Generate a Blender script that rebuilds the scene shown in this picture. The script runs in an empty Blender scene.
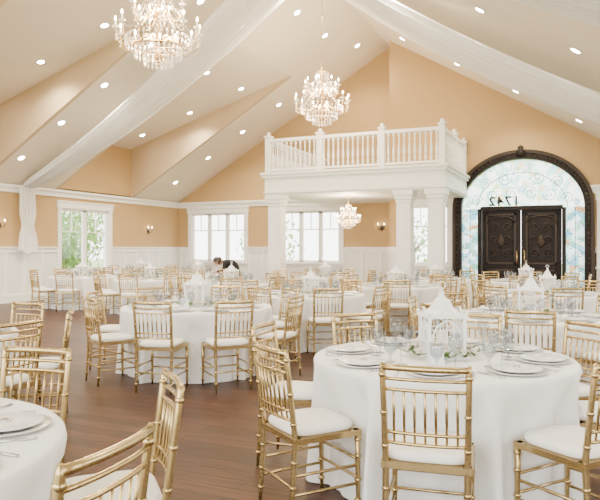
import bpy, math, random
from math import sin, cos, pi, radians, sqrt
from mathutils import Vector, Matrix
random.seed(7)
scene = bpy.context.scene
COL = scene.collection
YAW = radians(24)

# ------------------------------------------------------------------ materials
def new_mat(name):
    m = bpy.data.materials.new(name); m.use_nodes = True
    nt = m.node_tree
    return m, nt, nt.nodes.get('Principled BSDF'), nt.nodes.get('Material Output')

def pmat(name, col, rough=0.5, metal=0.0, var=0.04, scale=6.0, emit=None, estr=0.0, bump=0.0, bscale=40, spec=0.5, sheen=0.0):
    m, nt, b, o = new_mat(name)
    b.inputs['Roughness'].default_value = rough
    b.inputs['Metallic'].default_value = metal
    b.inputs['Specular IOR Level'].default_value = spec
    if sheen: b.inputs['Sheen Weight'].default_value = sheen
    tc = nt.nodes.new('ShaderNodeTexCoord')
    nz = nt.nodes.new('ShaderNodeTexNoise'); nz.inputs['Scale'].default_value = scale
    nt.links.new(tc.outputs['Object'], nz.inputs['Vector'])
    mx = nt.nodes.new('ShaderNodeMix'); mx.data_type = 'RGBA'
    mx.inputs[6].default_value = (*[max(0, c * (1 - var)) for c in col], 1)
    mx.inputs[7].default_value = (*[min(1, c * (1 + var)) for c in col], 1)
    nt.links.new(nz.outputs['Fac'], mx.inputs[0])
    nt.links.new(mx.outputs[2], b.inputs['Base Color'])
    if emit:
        b.inputs['Emission Color'].default_value = (*emit, 1)
        b.inputs['Emission Strength'].default_value = estr
    if bump:
        n2 = nt.nodes.new('ShaderNodeTexNoise'); n2.inputs['Scale'].default_value = bscale
        nt.links.new(tc.outputs['Object'], n2.inputs['Vector'])
        bp = nt.nodes.new('ShaderNodeBump'); bp.inputs['Strength'].default_value = bump
        bp.inputs['Distance'].default_value = 0.01
        nt.links.new(n2.outputs['Fac'], bp.inputs['Height'])
        nt.links.new(bp.outputs['Normal'], b.inputs['Normal'])
    return m

M_BEIGE = pmat('paint_beige', (0.47, 0.318, 0.152), 0.75, var=0.02, scale=1.2, spec=0.2)
M_CEIL = pmat('paint_ceiling_cream', (0.80, 0.715, 0.60), 0.8, var=0.015, scale=1.0, spec=0.2)
M_CHEEK = pmat('paint_cheek_beige', (0.56, 0.43, 0.28), 0.8, var=0.015, scale=1.0, spec=0.2)
M_WHITE = pmat('paint_trim_white', (0.88, 0.875, 0.855), 0.45, var=0.01)
M_PANEL = pmat('panel_white_shaded', (0.80, 0.79, 0.77), 0.5, var=0.01)  # trim white darkened: recess shade put into the colour so panels read
M_GOLD = pmat('chair_gold', (0.50, 0.37, 0.17), 0.24, metal=0.85, var=0.1, scale=25)
M_CUSH = pmat('cushion_ivory', (0.86, 0.84, 0.80), 0.9, var=0.02, bump=0.15, bscale=120, spec=0.2)
M_CLOTH = pmat('tablecloth_linen', (0.84, 0.835, 0.82), 0.85, var=0.02, scale=3, bump=0.12, bscale=200, spec=0.2, sheen=0.2)
M_CHINA = pmat('china_white', (0.86, 0.87, 0.88), 0.12, var=0.01)
M_CHARGER = pmat('charger_silver', (0.62, 0.61, 0.60), 0.3, metal=0.6, var=0.03)
M_SILVER = pmat('cutlery_silver', (0.6, 0.6, 0.61), 0.18, metal=1.0, var=0.03)
M_NAPKIN = pmat('napkin_ivory', (0.80, 0.77, 0.71), 0.9, var=0.03, spec=0.2)
M_LANT = pmat('lantern_white_enamel', (0.86, 0.86, 0.85), 0.4, var=0.02)
M_WAX = pmat('candle_wax', (0.9, 0.84, 0.7), 0.5, var=0.02)
M_PETAL = pmat('petal_blush_white', (0.86, 0.74, 0.68), 0.7, var=0.1, scale=15)
M_LEAF = pmat('leaf_green', (0.11, 0.22, 0.06), 0.6, var=0.35, scale=20)
M_BARK = pmat('bark_brown', (0.2, 0.13, 0.08), 0.9, var=0.3)
M_LAWN = pmat('lawn', (0.35, 0.42, 0.2), 0.9, var=0.2, scale=2)
M_DARK = pmat('door_dark_walnut', (0.012, 0.008, 0.007), 0.5, var=0.5, scale=8, spec=0.2)
M_CARVE = pmat('door_carving_bronze', (0.035, 0.024, 0.018), 0.45, metal=0.2, var=0.4, scale=20, spec=0.3)
M_IRON = pmat('wrought_iron', (0.03, 0.025, 0.025), 0.5, metal=0.2, var=0.2)
M_BRASS = pmat('chandelier_brass', (0.6, 0.42, 0.2), 0.25, metal=0.9, var=0.05)
M_BLACK = pmat('black_cloth', (0.012, 0.012, 0.015), 0.8, var=0.2, spec=.2)
M_SKIN = pmat('skin', (0.45, 0.25, 0.17), 0.5, var=0.04)
M_HAIR = pmat('hair_dark', (0.02, 0.013, 0.01), 0.5, var=0.3, scale=60)
M_BULB = pmat('bulb_glow', (1, 0.9, 0.7), 0.3, emit=(1.0, 0.74, 0.42), estr=70)
M_SPOT = pmat('downlight_glow', (1, 1, 0.95), 0.3, emit=(1.0, 0.90, 0.72), estr=110)

def mk_tree():
    m, nt, b, o = new_mat('tree_foliage')
    tc = nt.nodes.new('ShaderNodeTexCoord'); nz = nt.nodes.new('ShaderNodeTexNoise'); nz.inputs['Scale'].default_value = 3
    nt.links.new(tc.outputs['Object'], nz.inputs['Vector'])
    cr = nt.nodes.new('ShaderNodeValToRGB'); cr.color_ramp.elements[0].color = (0.12, 0.28, 0.06, 1); cr.color_ramp.elements[1].color = (0.42, 0.56, 0.22, 1)
    cr.color_ramp.elements[0].position = .3; cr.color_ramp.elements[1].position = .7
    nt.links.new(nz.outputs[0], cr.inputs[0])
    t = nt.nodes.new('ShaderNodeBsdfTranslucent'); d = nt.nodes.new('ShaderNodeBsdfDiffuse'); a = nt.nodes.new('ShaderNodeMixShader')
    nt.links.new(cr.outputs[0], t.inputs[0]); nt.links.new(cr.outputs[0], d.inputs[0])
    nt.links.new(d.outputs[0], a.inputs[1]); nt.links.new(t.outputs[0], a.inputs[2]); nt.links.new(a.outputs[0], o.inputs[0]); return m
M_TREE = mk_tree()

def mk_trans(name, col, lo=0.06, hi=0.7, gloss_rough=0.05, emit=0.0, power=3.0):
    m, nt, b, o = new_mat(name)
    nt.nodes.remove(b)
    t = nt.nodes.new('ShaderNodeBsdfTransparent'); t.inputs[0].default_value = (*col, 1)
    g = nt.nodes.new('ShaderNodeBsdfGlossy'); g.inputs['Roughness'].default_value = gloss_rough
    lw = nt.nodes.new('ShaderNodeLayerWeight'); lw.inputs[0].default_value = .5
    pw = nt.nodes.new('ShaderNodeMath'); pw.operation = 'POWER'; pw.inputs[1].default_value = power
    nt.links.new(lw.outputs['Facing'], pw.inputs[0])
    mr = nt.nodes.new('ShaderNodeMapRange'); mr.inputs[3].default_value = lo; mr.inputs[4].default_value = hi
    nt.links.new(pw.outputs[0], mr.inputs[0])
    mx = nt.nodes.new('ShaderNodeMixShader')
    nt.links.new(mr.outputs[0], mx.inputs[0]); nt.links.new(t.outputs[0], mx.inputs[1]); nt.links.new(g.outputs[0], mx.inputs[2])
    last = mx
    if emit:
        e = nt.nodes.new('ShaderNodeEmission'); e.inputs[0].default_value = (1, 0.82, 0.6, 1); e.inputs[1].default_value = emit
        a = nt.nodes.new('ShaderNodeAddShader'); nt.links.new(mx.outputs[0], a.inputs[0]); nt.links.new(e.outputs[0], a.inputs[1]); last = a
    nt.links.new(last.outputs[0], o.inputs[0])
    return m
M_GLASS = mk_trans('glass_drinkware', (0.80, 0.82, 0.84), 0.08, 0.8)
M_WATER = mk_trans('water', (0.90, 0.93, 0.95), 0.06, 0.5)
M_PANE = mk_trans('glass_pane', (0.98, 0.99, 0.99), 0.02, 0.3)
M_CRYS = mk_trans('crystal_self_lit', (0.86, 0.78, 0.70), 0.4, 0.8, 0.12, emit=0.9)  # crystals emit a faint warm glow, standing in for sparkle from the bulbs

def mk_stained(name, cols, scale):
    m, nt, b, o = new_mat(name); nt.nodes.remove(b)
    tc = nt.nodes.new('ShaderNodeTexCoord')
    vo = nt.nodes.new('ShaderNodeTexVoronoi'); vo.inputs['Scale'].default_value = scale
    nt.links.new(tc.outputs['Object'], vo.inputs['Vector'])
    cr = nt.nodes.new('ShaderNodeValToRGB'); cr.color_ramp.interpolation = 'CONSTANT'
    el = cr.color_ramp.elements
    while len(el) < len(cols): el.new(0.5)
    for e, (p, c) in zip(el, cols): e.position = p; e.color = (*c, 1)
    sp = nt.nodes.new('ShaderNodeSeparateColor'); nt.links.new(vo.outputs['Color'], sp.inputs[0]); nt.links.new(sp.outputs[0], cr.inputs[0])
    t = nt.nodes.new('ShaderNodeBsdfTransparent'); l = nt.nodes.new('ShaderNodeBsdfTranslucent')
    nt.links.new(cr.outputs[0], t.inputs[0]); nt.links.new(cr.outputs[0], l.inputs[0])
    a = nt.nodes.new('ShaderNodeMixShader'); a.inputs[0].default_value = .6
    nt.links.new(t.outputs[0], a.inputs[1]); nt.links.new(l.outputs[0], a.inputs[2]); nt.links.new(a.outputs[0], o.inputs[0]); return m
M_STAIN = mk_stained('stained_glass', [(0, (.46, .72, .62)), (.24, (.84, .90, .86)), (.53, (.74, .56, .40)), (.58, (.74, .86, .90)), (.74, (.40, .64, .66)), (.90, (.55, .64, .34))], 7)
M_STAIN2 = mk_stained('stained_glass_blue', [(0, (.42, .64, .74)), (.3, (.74, .84, .88)), (.6, (.50, .72, .66)), (.78, (.82, .88, .88)), (.93, (.70, .54, .42))], 7)

def mk_sheer():
    m, nt, b, o = new_mat('sheer_voile'); nt.nodes.remove(b)
    d = nt.nodes.new('ShaderNodeBsdfDiffuse'); d.inputs[0].default_value = (0.97, 0.965, 0.955, 1)
    t = nt.nodes.new('ShaderNodeBsdfTranslucent'); t.inputs[0].default_value = (0.97, 0.965, 0.955, 1)
    p = nt.nodes.new('ShaderNodeBsdfTransparent')
    a = nt.nodes.new('ShaderNodeMixShader'); a.inputs[0].default_value = 0.3
    nt.links.new(d.outputs[0], a.inputs[1]); nt.links.new(t.outputs[0], a.inputs[2])
    c = nt.nodes.new('ShaderNodeMixShader')
    tc = nt.nodes.new('ShaderNodeTexCoord'); nz = nt.nodes.new('ShaderNodeTexNoise'); nz.inputs['Scale'].default_value = 3
    nt.links.new(tc.outputs['Object'], nz.inputs['Vector'])
    mr = nt.nodes.new('ShaderNodeMapRange'); mr.inputs[3].default_value = 0.0; mr.inputs[4].default_value = 0.12
    nt.links.new(nz.outputs[0], mr.inputs[0]); nt.links.new(mr.outputs[0], c.inputs[0])
    nt.links.new(a.outputs[0], c.inputs[1]); nt.links.new(p.outputs[0], c.inputs[2])
    nt.links.new(c.outputs[0], o.inputs[0]); return m
M_SHEER = mk_sheer()

def mk_floor():
    m, nt, b, o = new_mat('hardwood_planks')
    tc = nt.nodes.new('ShaderNodeTexCoord')
    br = nt.nodes.new('ShaderNodeTexBrick')
    br.inputs['Scale'].default_value = 1.0
    br.inputs['Brick Width'].default_value = 1.4; br.inputs['Row Height'].default_value = 0.14
    br.inputs['Mortar Size'].default_value = 0.004; br.inputs['Mortar Smooth'].default_value = 0.2
    br.inputs['Bias'].default_value = 0.0
    br.offset = 0.37
    br.inputs['Color1'].default_value = (0.034, 0.0125, 0.007, 1)
    br.inputs['Color2'].default_value = (0.085, 0.034, 0.018, 1)
    br.inputs['Mortar'].default_value = (0.008, 0.004, 0.003, 1)
    nt.links.new(tc.outputs['Object'], br.inputs['Vector'])
    mp = nt.nodes.new('ShaderNodeMapping'); mp.inputs['Scale'].default_value = (1.2, 14, 1)
    nt.links.new(tc.outputs['Object'], mp.inputs[0])
    nz = nt.nodes.new('ShaderNodeTexNoise'); nz.inputs['Scale'].default_value = 2.5; nz.inputs['Detail'].default_value = 6
    nt.links.new(mp.outputs[0], nz.inputs['Vector'])
    mr = nt.nodes.new('ShaderNodeMapRange'); mr.inputs[1].default_value = 0.3; mr.inputs[2].default_value = 0.7
    mr.inputs[3].default_value = 0.5; mr.inputs[4].default_value = 1.5
    nt.links.new(nz.outputs[0], mr.inputs[0])
    mx = nt.nodes.new('ShaderNodeMix'); mx.data_type = 'RGBA'; mx.blend_type = 'MULTIPLY'; mx.inputs[0].default_value = 1
    nt.links.new(br.outputs['Color'], mx.inputs[6]); nt.links.new(mr.outputs[0], mx.inputs[7])
    nt.links.new(mx.outputs[2], b.inputs['Base Color'])
    b.inputs['Roughness'].default_value = 0.36
    b.inputs['Specular IOR Level'].default_value = 0.17
    bp = nt.nodes.new('ShaderNodeBump'); bp.inputs['Strength'].default_value = 0.25; bp.inputs['Distance'].default_value = 0.004
    nt.links.new(nz.outputs[0], bp.inputs['Height']); nt.links.new(bp.outputs[0], b.inputs['Normal'])
    return m
M_FLOOR = mk_floor()

# ------------------------------------------------------------------ mesh builder
class MB:
    def __init__(s): s.v = []; s.f = []; s.m = []; s.sm = []; s.mats = []
    def mi(s, mat):
        if mat not in s.mats: s.mats.append(mat)
        return s.mats.index(mat)
    def add(s, vs, fs, mat, smooth=False, M=None):
        o = len(s.v); k = s.mi(mat)
        for p in vs:
            p = Vector(p)
            if M is not None: p = M @ p
            s.v.append(tuple(p))
        for f in fs:
            s.f.append(tuple(i + o for i in f)); s.m.append(k); s.sm.append(smooth)
    def box(s, c, d, mat, M=None):
        x, y, z = c; a, b, h = d[0] / 2, d[1] / 2, d[2] / 2
        vs = [(x + i * a, y + j * b, z + k * h) for k in (-1, 1) for j in (-1, 1) for i in (-1, 1)]
        fs = [(0, 2, 3, 1), (4, 5, 7, 6), (0, 1, 5, 4), (2, 6, 7, 3), (0, 4, 6, 2), (1, 3, 7, 5)]
        s.add(vs, fs, mat, False, M)
    def bb(s, x0, x1, y0, y1, z0, z1, mat): s.box(((x0 + x1) / 2, (y0 + y1) / 2, (z0 + z1) / 2), (abs(x1 - x0), abs(y1 - y0), abs(z1 - z0)), mat)
    def tube(s, pts, rad, mat, n=8, cap=True, M=None, closed=False):
        pts = [Vector(p) for p in pts]; N = len(pts)
        if not hasattr(rad, '__len__'): rad = [rad] * N
        vs = []; fs = []; prev = None
        for i, p in enumerate(pts):
            if closed: t = pts[(i + 1) % N] - pts[i - 1]
            else: t = pts[min(i + 1, N - 1)] - pts[max(i - 1, 0)]
            if t.length < 1e-9: t = Vector((0, 0, 1))
            t.normalize()
            if prev is None:
                a = Vector((0, 0, 1)) if abs(t.z) < 0.9 else Vector((1, 0, 0))
                u = t.cross(a).normalized()
            else:
                u = (prev - t * prev.dot(t))
                u = u.normalized() if u.length > 1e-6 else t.orthogonal().normalized()
            prev = u; w = t.cross(u)
            for k in range(n):
                an = 2 * pi * k / n
                vs.append(p + (u * cos(an) + w * sin(an)) * rad[i])
        R = N if closed else N - 1
        for i in range(R):
            j = (i + 1) % N
            for k in range(n):
                fs.append((i * n + k, i * n + (k + 1) % n, j * n + (k + 1) % n, j * n + k))
        if cap and not closed:
            fs.append(tuple(range(n - 1, -1, -1))); fs.append(tuple((N - 1) * n + k for k in range(n)))
        s.add(vs, fs, mat, True, M)
    def lathe(s, prof, mat, n=16, c=(0, 0, 0), M=None, smooth=True, sx=1, sy=1):
        vs = []; fs = []
        for r, z in prof:
            for k in range(n):
                a = 2 * pi * (k + 0.5) / n
                vs.append((c[0] + r * cos(a) * sx, c[1] + r * sin(a) * sy, c[2] + z))
        for i in range(len(prof) - 1):
            for k in range(n):
                fs.append((i * n + k, i * n + (k + 1) % n, (i + 1) * n + (k + 1) % n, (i + 1) * n + k))
        fs.append(tuple(range(n - 1, -1, -1))); L = len(prof) - 1
        fs.append(tuple(L * n + k for k in range(n)))
        s.add(vs, fs, mat, smooth, M)
    def octa(s, c, r, h, mat):
        x, y, z = c
        vs = [(x + r, y, z), (x, y + r, z), (x - r, y, z), (x, y - r, z), (x, y, z + h), (x, y, z - h)]
        fs = [(0, 1, 4), (1, 2, 4), (2, 3, 4), (3, 0, 4), (1, 0, 5), (2, 1, 5), (3, 2, 5), (0, 3, 5)]
        s.add(vs, fs, mat)
    def ball(s, c, r, mat, n=8, sz=1.0):
        prof = [(max(1e-4, r * sin(pi * i / n)), -r * sz * cos(pi * i / n)) for i in range(n + 1)]
        s.lathe(prof, mat, n + 2, c)
    def sweep_prism(s, poly, mat, y0, y1, M=None):
        n = len(poly)
        vs = [(x, y0, z) for x, z in poly] + [(x, y1, z) for x, z in poly]
        fs = [tuple(range(n)), tuple(range(2 * n - 1, n - 1, -1))]
        for i in range(n): fs.append((i, i + n, (i + 1) % n + n, (i + 1) % n))
        s.add(vs, fs, mat, False, M)
    def mesh(s, name):
        me = bpy.data.meshes.new(name); me.from_pydata(s.v, [], s.f)
        for m in s.mats: me.materials.append(m)
        me.polygons.foreach_set('material_index', s.m)
        me.polygons.foreach_set('use_smooth', s.sm)
        me.update(); return me
    def obj(s, name, loc=(0, 0, 0), rz=0, parent=None, scale=None):
        return inst(s.mesh(name), name, loc, rz, parent, scale)

def inst(me, name, loc=(0, 0, 0), rz=0, parent=None, scale=None):
    o = bpy.data.objects.new(name, me); COL.objects.link(o)
    o.location = loc; o.rotation_euler = (0, 0, rz)
    if scale: o.scale = (scale,) * 3 if not hasattr(scale, '__len__') else scale
    if parent: o.parent = parent
    return o
def empty(name, loc=(0, 0, 0), rz=0):
    o = bpy.data.objects.new(name, None); COL.objects.link(o); o.location = loc; o.rotation_euler = (0, 0, rz); o.empty_display_size = 0.2
    return o
def P(lat, D):  # floor coordinates measured along / across the viewing aisle -> room axes
    return (cos(YAW) * lat - sin(YAW) * D, sin(YAW) * lat + cos(YAW) * D)

# ------------------------------------------------------------------ room constants
XL, XR, YB, YP, XS = -13.9, 2.43, 20.0, 18.8, -5.4
Y0 = -3.0
ZC = 3.13; XA = -5.73; ZA = 7.92
SL = (ZA - ZC) / (XA - XL)
SR = (ZA - ZC) / (XR - XA)
def zceil(x): return ZA - (XA - x) * SL if x < XA else ZA - (x - XA) * SR

def wall_curve(name, outer, holes, thick, mat):
    cu = bpy.data.curves.new(name, 'CURVE'); cu.dimensions = '2D'; cu.fill_mode = 'BOTH'; cu.extrude = thick / 2
    for poly in [outer] + holes:
        sp = cu.splines.new('POLY'); sp.points.add(len(poly) - 1); sp.use_cyclic_u = True
        for i, (a, b) in enumerate(poly): sp.points[i].co = (a, b, 0, 1)
    ob = bpy.data.objects.new(name + '_c', cu); COL.objects.link(ob)
    bpy.context.view_layer.update()
    dg = bpy.context.evaluated_depsgraph_get()
    me = bpy.data.meshes.new_from_object(ob.evaluated_get(dg))
    bpy.data.objects.remove(ob)
    me.name = name
    me.materials.clear(); me.materials.append(mat)
    return me
def rect(a0, a1, b0, b1): return [(a0, b0), (a1, b0), (a1, b1), (a0, b1)]
def place_wall(me, name, origin, side):
    if side == 'x': M = Matrix(((1, 0, 0, 0), (0, 0, 1, 0), (0, 1, 0, 0), (0, 0, 0, 1)))
    else: M = Matrix(((0, 0, 1, 0), (1, 0, 0, 0), (0, 1, 0, 0), (0, 0, 0, 1)))
    me.transform(M)
    for p in me.polygons: p.use_smooth = False
    o = bpy.data.objects.new(name, me); COL.objects.link(o); o.location = origin; return o

T = 0.2
DX, DW, DSP, DR = -1.63, 1.72, 2.56, 1.46   # entrance door centre, half width, spring height, rise
W1 = (-13.3, -11.05, 0.95, 2.72); W2 = (-9.6, -7.45, 0.95, 2.72); W3 = (-4.75, -3.62, 0.95, 2.72); W4 = (0.42, 2.1, 0.95, 2.72)
WL = [(14.15, 16.2, 0.75, 2.62), (6.5, 9.0, 0.75, 2.62)]
me = wall_curve('wall_back', [(XL - T, 0), (XS, 0), (XS, ZA + .6), (XA, ZA + .6), (XL - T, ZC + .3)], [rect(*W1), rect(*W2)], T, M_BEIGE)
place_wall(me, 'wall_back', (0, YB + T / 2, 0), 'x')
a2 = [(XS, 0), (DX - DW, 0)] + [(DX + DW * cos(pi * i / 40), DSP + DR * sin(pi * i / 40)) for i in range(40, -1, -1)] + [(DX + DW, 0), (XR + T, 0), (XR + T, ZC + 0.3), (XS, zceil(XS) + .5)]
me = wall_curve('wall_entrance', a2, [rect(*W3), rect(*W4)], T, M_BEIGE)
place_wall(me, 'wall_entrance', (0, YP + T / 2, 0), 'x')
b = MB(); b.bb(XS, XS + T, YP + T, YB + T, 0, zceil(XS) + .3, M_BEIGE); b.obj('wall_return')
me = wall_curve('wall_left', [(Y0, 0), (YB, 0), (YB, ZC + 0.05), (Y0, ZC + 0.05)], [rect(*w) for w in WL], T, M_BEIGE)
place_wall(me, 'wall_left', (XL - T / 2, 0, 0), 'y')
WR = [(0.0, 2.6, .5, 2.9), (3.6, 6.2, .5, 2.9), (7.2, 9.8, .5, 2.9), (10.8, 13.4, .5, 2.9), (14.4, 17.0, .5, 2.9)]
me = wall_curve('wall_right', [(Y0, 0), (YP, 0), (YP, ZC + 0.05), (Y0, ZC + 0.05)], [rect(*w) for w in WR], T, M_BEIGE)
place_wall(me, 'wall_right', (XR + T / 2, 0, 0), 'y')

b = MB(); b.bb(XL - T, XR + T, Y0, YB + T, -0.1, 0, M_FLOOR); b.obj('floor')
b = MB(); b.bb(-60, 50, -40, 70, -0.3, -0.15, M_LAWN); b.obj('lawn_ground')

# ceiling with shed dormers on the left slope
dorm = [(14.0, 17.3), (8.2, 11.4), (2.4, 5.6), (-2.8, -0.2)]
ZD = 4.75; DS = 0.31; TD = (ZD - ZC) / (SL - DS); XD = XL + TD; ZI = ZC + SL * TD
b = MB(); th = 0.12
def slab(x0, z0, x1, z1, y0, y1):
    b.add([(x0, y0, z0), (x1, y0, z1), (x1, y1, z1), (x0, y1, z0), (x0, y0, z0 + th), (x1, y0, z1 + th), (x1, y1, z1 + th), (x0, y1, z0 + th)],
          [(0, 3, 2, 1), (4, 5, 6, 7), (0, 1, 5, 4), (1, 2, 6, 5), (2, 3, 7, 6), (3, 0, 4, 7)], M_CEIL)
ycur = YB + T
for y0, y1 in dorm:
    slab(XL - T, ZC - SL * T, XA, ZA, y1, ycur)
    slab(XD, ZI, XA, ZA, y0, y1)
    slab(XL - T, ZD - DS * T, XD + 0.05, ZI + DS * .05, y0, y1)
    for yy, s2 in ((y0, -1), (y1, 1)):
        b.sweep_prism([(XL - T, ZC - SL * T - .0), (XD + .02, ZI - .0), (XD + .02, ZI + .1), (XL - T, ZD + .05)], M_CHEEK, yy - s2 * .012, yy + s2 * 0.1)
    b.bb(XL - T, XL, y0, y1, ZC, ZD + 0.02, M_BEIGE)
    ycur = y0
b.bb(XL - T, XL, Y0, YB, ZC - .02, ZC, M_BEIGE)
slab(XA, ZA, XR + T, ZC - SR * T, Y0, YB + T)
b.obj('ceiling')

# ------------------------------------------------------------------ trim, wainscot
ZR = 1.45
def run(b, a0, a1, wall, holes):
    ax, pos, sg = wall
    def bx(p0, p1, z0, z1, d0, d1, m=M_WHITE):
        if ax == 'x': b.bb(p0, p1, pos + sg * d0, pos + sg * d1, z0, z1, m)
        else: b.bb(pos + sg * d0, pos + sg * d1, p0, p1, z0, z1, m)
    segs = []; cur = a0
    for h0, h1 in sorted(holes):
        if h0 > cur: segs.append((cur, h0))
        cur = max(cur, h1)
    if cur < a1: segs.append((cur, a1))
    for s0, s1 in segs:
        bx(s0, s1, 0, ZR, 0, 0.012, M_PANEL)
        bx(s0, s1, 0, 0.2, 0.012, 0.05); bx(s0, s1, 0.2, 0.225, 0.012, 0.035)
        bx(s0, s1, ZR - 0.12, ZR, 0.012, 0.05); bx(s0, s1, ZR, ZR + 0.035, 0, 0.09)
        n = max(1, round((s1 - s0) / 0.62)); w = (s1 - s0) / n
        for i in range(n + 1):
            c = s0 + i * w; lo, hi = max(s0, c - .045), min(s1, c + .045)
            bx(lo, hi, 0.2, ZR - .1, 0.012, 0.045)
    return bx
def hp(w, m=0.14): return (w[0] - m, w[1] + m)
def under(b, w, wall):
    ax, pos, sg = wall
    if ax == 'x': b.bb(w[0] - .14, w[1] + .14, pos, pos + sg * .012, 0, w[2] - .1, M_PANEL); b.bb(w[0] - .14, w[1] + .14, pos + sg * .012, pos + sg * .03, 0, .2, M_WHITE)
    else: b.bb(pos, pos + sg * .012, w[0] - .14, w[1] + .14, 0, w[2] - .1, M_PANEL); b.bb(pos + sg * .012, pos + sg * .03, w[0] - .14, w[1] + .14, 0, .2, M_WHITE)
WB = ('x', YB, -1); WE = ('x', YP, -1); WLf = ('y', XL, 1); WRt = ('y', XR, -1)
b = MB(); bx = run(b, XL + .095, XS, WB, [hp(W1), hp(W2)]); [under(b, w, WB) for w in (W1, W2)]; b.obj('wainscot_back')
b = MB(); run(b, XS, XR, WE, [hp(W3), hp(W4), (DX - DW - .17, DX + DW + .17)]); [under(b, w, WE) for w in (W3, W4)]; b.obj('wainscot_entrance')
b = MB(); run(b, Y0, YB, WLf, [hp(w) for w in WL]); [under(b, w, WLf) for w in WL]; b.obj('wainscot_left')
b = MB()
b.bb(XL, XL + .05, Y0, YB, ZC - .2, ZC - .06, M_WHITE); b.bb(XL, XL + .12, Y0, YB, ZC - .07, ZC, M_WHITE); b.obj('trim_left_crown')
b = MB()
b.bb(XL, XS, YB - .05, YB, ZC - .2, ZC - .06, M_WHITE); b.bb(XL, XS, YB - .12, YB, ZC - .07, ZC, M_WHITE)
b.obj('trim_back_crown')
b = MB()
for a, c in ((XS, DX - DW + .2 - .16), (DX + DW - .04, XR)):
    b.bb(a, c, YP - .05, YP, ZC - .2, ZC - .06, M_WHITE); b.bb(a, c, YP - .1, YP, ZC - .07, ZC, M_WHITE)
b.obj('trim_entrance_crown')

# ------------------------------------------------------------------ windows
def window(name, w, wall, ncol, door=False):
    ax, pos, sg = wall; a0, a1, z0, z1 = w
    b = MB()
    def bx(p0, p1, q0, q1, d0, d1, m=M_WHITE):
        if ax == 'x': b.bb(p0, p1, pos + sg * d0, pos + sg * d1, q0, q1, m)
        else: b.bb(pos + sg * d0, pos + sg * d1, p0, p1, q0, q1, m)
    e = .13
    bx(a0 - e, a0, z0 - .06, z1, 0.0, .035); bx(a1, a1 + e, z0 - .06, z1, 0.0, .035)
    bx(a0 - e - .03, a1 + e + .03, z1, z1 + .17, 0, .045); bx(a0 - e - .06, a1 + e + .06, z1 + .17, z1 + .21, 0, .075)
    bx(a0 - e - .04, a1 + e + .04, z0 - .05, z0, 0, .09); bx(a0 - e, a1 + e, z0 - .13, z0 - .05, 0, .03)
    bx(a0, a0 + .03, z0, z1, -T, 0); bx(a1 - .03, a1, z0, z1, -T, 0); bx(a0, a1, z1 - .03, z1, -T, 0); bx(a0, a1, z0, z0 + .03, -T, 0)
    wd = (a1 - a0) / ncol
    for i in range(ncol):
        c0, c1 = a0 + i * wd, a0 + (i + 1) * wd
        bx(c0, c0 + .07, z0, z1, -.12, -.04); bx(c1 - .07, c1, z0, z1, -.12, -.04)
        bx(c0, c1, z0, z0 + .08, -.12, -.04); bx(c0, c1, z1 - .08, z1, -.12, -.04)
        zm = (z0 + z1) / 2 + .25
        bx(c0 + .06, c1 - .06, zm - .018, zm + .018, -.1, -.06)
        cm = (c0 + c1) / 2; bx(cm - .012, cm + .012, zm, z1 - .06, -.1, -.06)
    bx(a0 + .05, a1 - .05, z0 + .05, z1 - .05, -.085, -.08, M_PANE)
    b.obj(name)
window('window_1', W1, WB, 3); window('window_2', W2, WB, 3); window('window_3', W3, WE, 2); window('window_4', W4, WE, 2)
window('window_5', WL[0], WLf, 2); window('window_6', WL[1], WLf, 3)
for i, w in enumerate(WR): window('window_%d' % (7 + i), w, WRt, 3)

# ------------------------------------------------------------------ entrance door
b = MB(); yf = YP - .1
def archpts(hw, rise, z, n=40): return [(DX + hw * cos(pi * i / n), z + rise * sin(pi * i / n)) for i in range(n + 1)]
def arch_band(o_hw, o_r, i_hw, i_r, y0, y1, mat):
    o = archpts(o_hw, o_r, DSP); q = archpts(i_hw, i_r, DSP); n = len(o)
    vs = [(x, y0, z) for x, z in o] + [(x, y0, z) for x, z in q] + [(x, y1, z) for x, z in o] + [(x, y1, z) for x, z in q]
    fs = []
    for i in range(n - 1):
        fs += [(i, i + 1, n + i + 1, n + i), (2 * n + i, 3 * n + i, 3 * n + i + 1, 2 * n + i + 1), (i, 2 * n + i, 2 * n + i + 1, i + 1), (n + i, n + i + 1, 3 * n + i + 1, 3 * n + i)]
    b.add(vs, fs, mat)
arch_band(DW + .10, DR + .11, DW - .1, DR - .09, yf, YP - .002, M_DARK)
arch_band(DW - .005, DR - .005, DW - .1, DR - .09, YP - .002, YP + T - .02, M_DARK)
arch_band(DW + .15, DR + .16, DW + .06, DR + .07, yf - .03, YP - .002, M_CARVE)
for i in range(41):
    x, z = archpts(DW + .02, DR + .02, DSP)[i]; b.ball((x, yf - .01, z), .03, M_CARVE, 5)
for s in (-1, 1):
    x0, x1 = sorted((DX + s * (DW + .10), DX + s * (DW - .1))); b.bb(x0, x1, yf, YP - .002, 0, DSP, M_DARK)
    x0, x1 = sorted((DX + s * (DW - .005), DX + s * (DW - .1))); b.bb(x0, x1, YP - .002, YP + T - .02, 0, DSP, M_DARK)
    b.bb(DX + s * (DW + .15), DX + s * (DW + .06), yf - .03, YP - .002, 0, DSP, M_CARVE)
    b.bb(DX + s * (DW + .19), DX + s * (DW - .12), yf - .05, yf, 0, .35, M_DARK)
    b.bb(DX + s * 1.06, DX + s * 1.16, yf, YP + .1, 0, DSP, M_DARK)
    for i in range(16): b.ball((DX + s * (DW + .02), yf - .01, .5 + i * .135), .03, M_CARVE, 5)
b.lathe([(.03, -.12), (.12, -.05), (.14, .03), (.07, .1), (.09, .16), (.02, .22)], M_DARK, 12, (DX, yf - .02, DSP + DR + .06), sy=.4)
b.bb(DX - 1.08, DX + 1.08, yf - .02, YP + .1, DSP - .05, DSP + .06, M_DARK)
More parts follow.
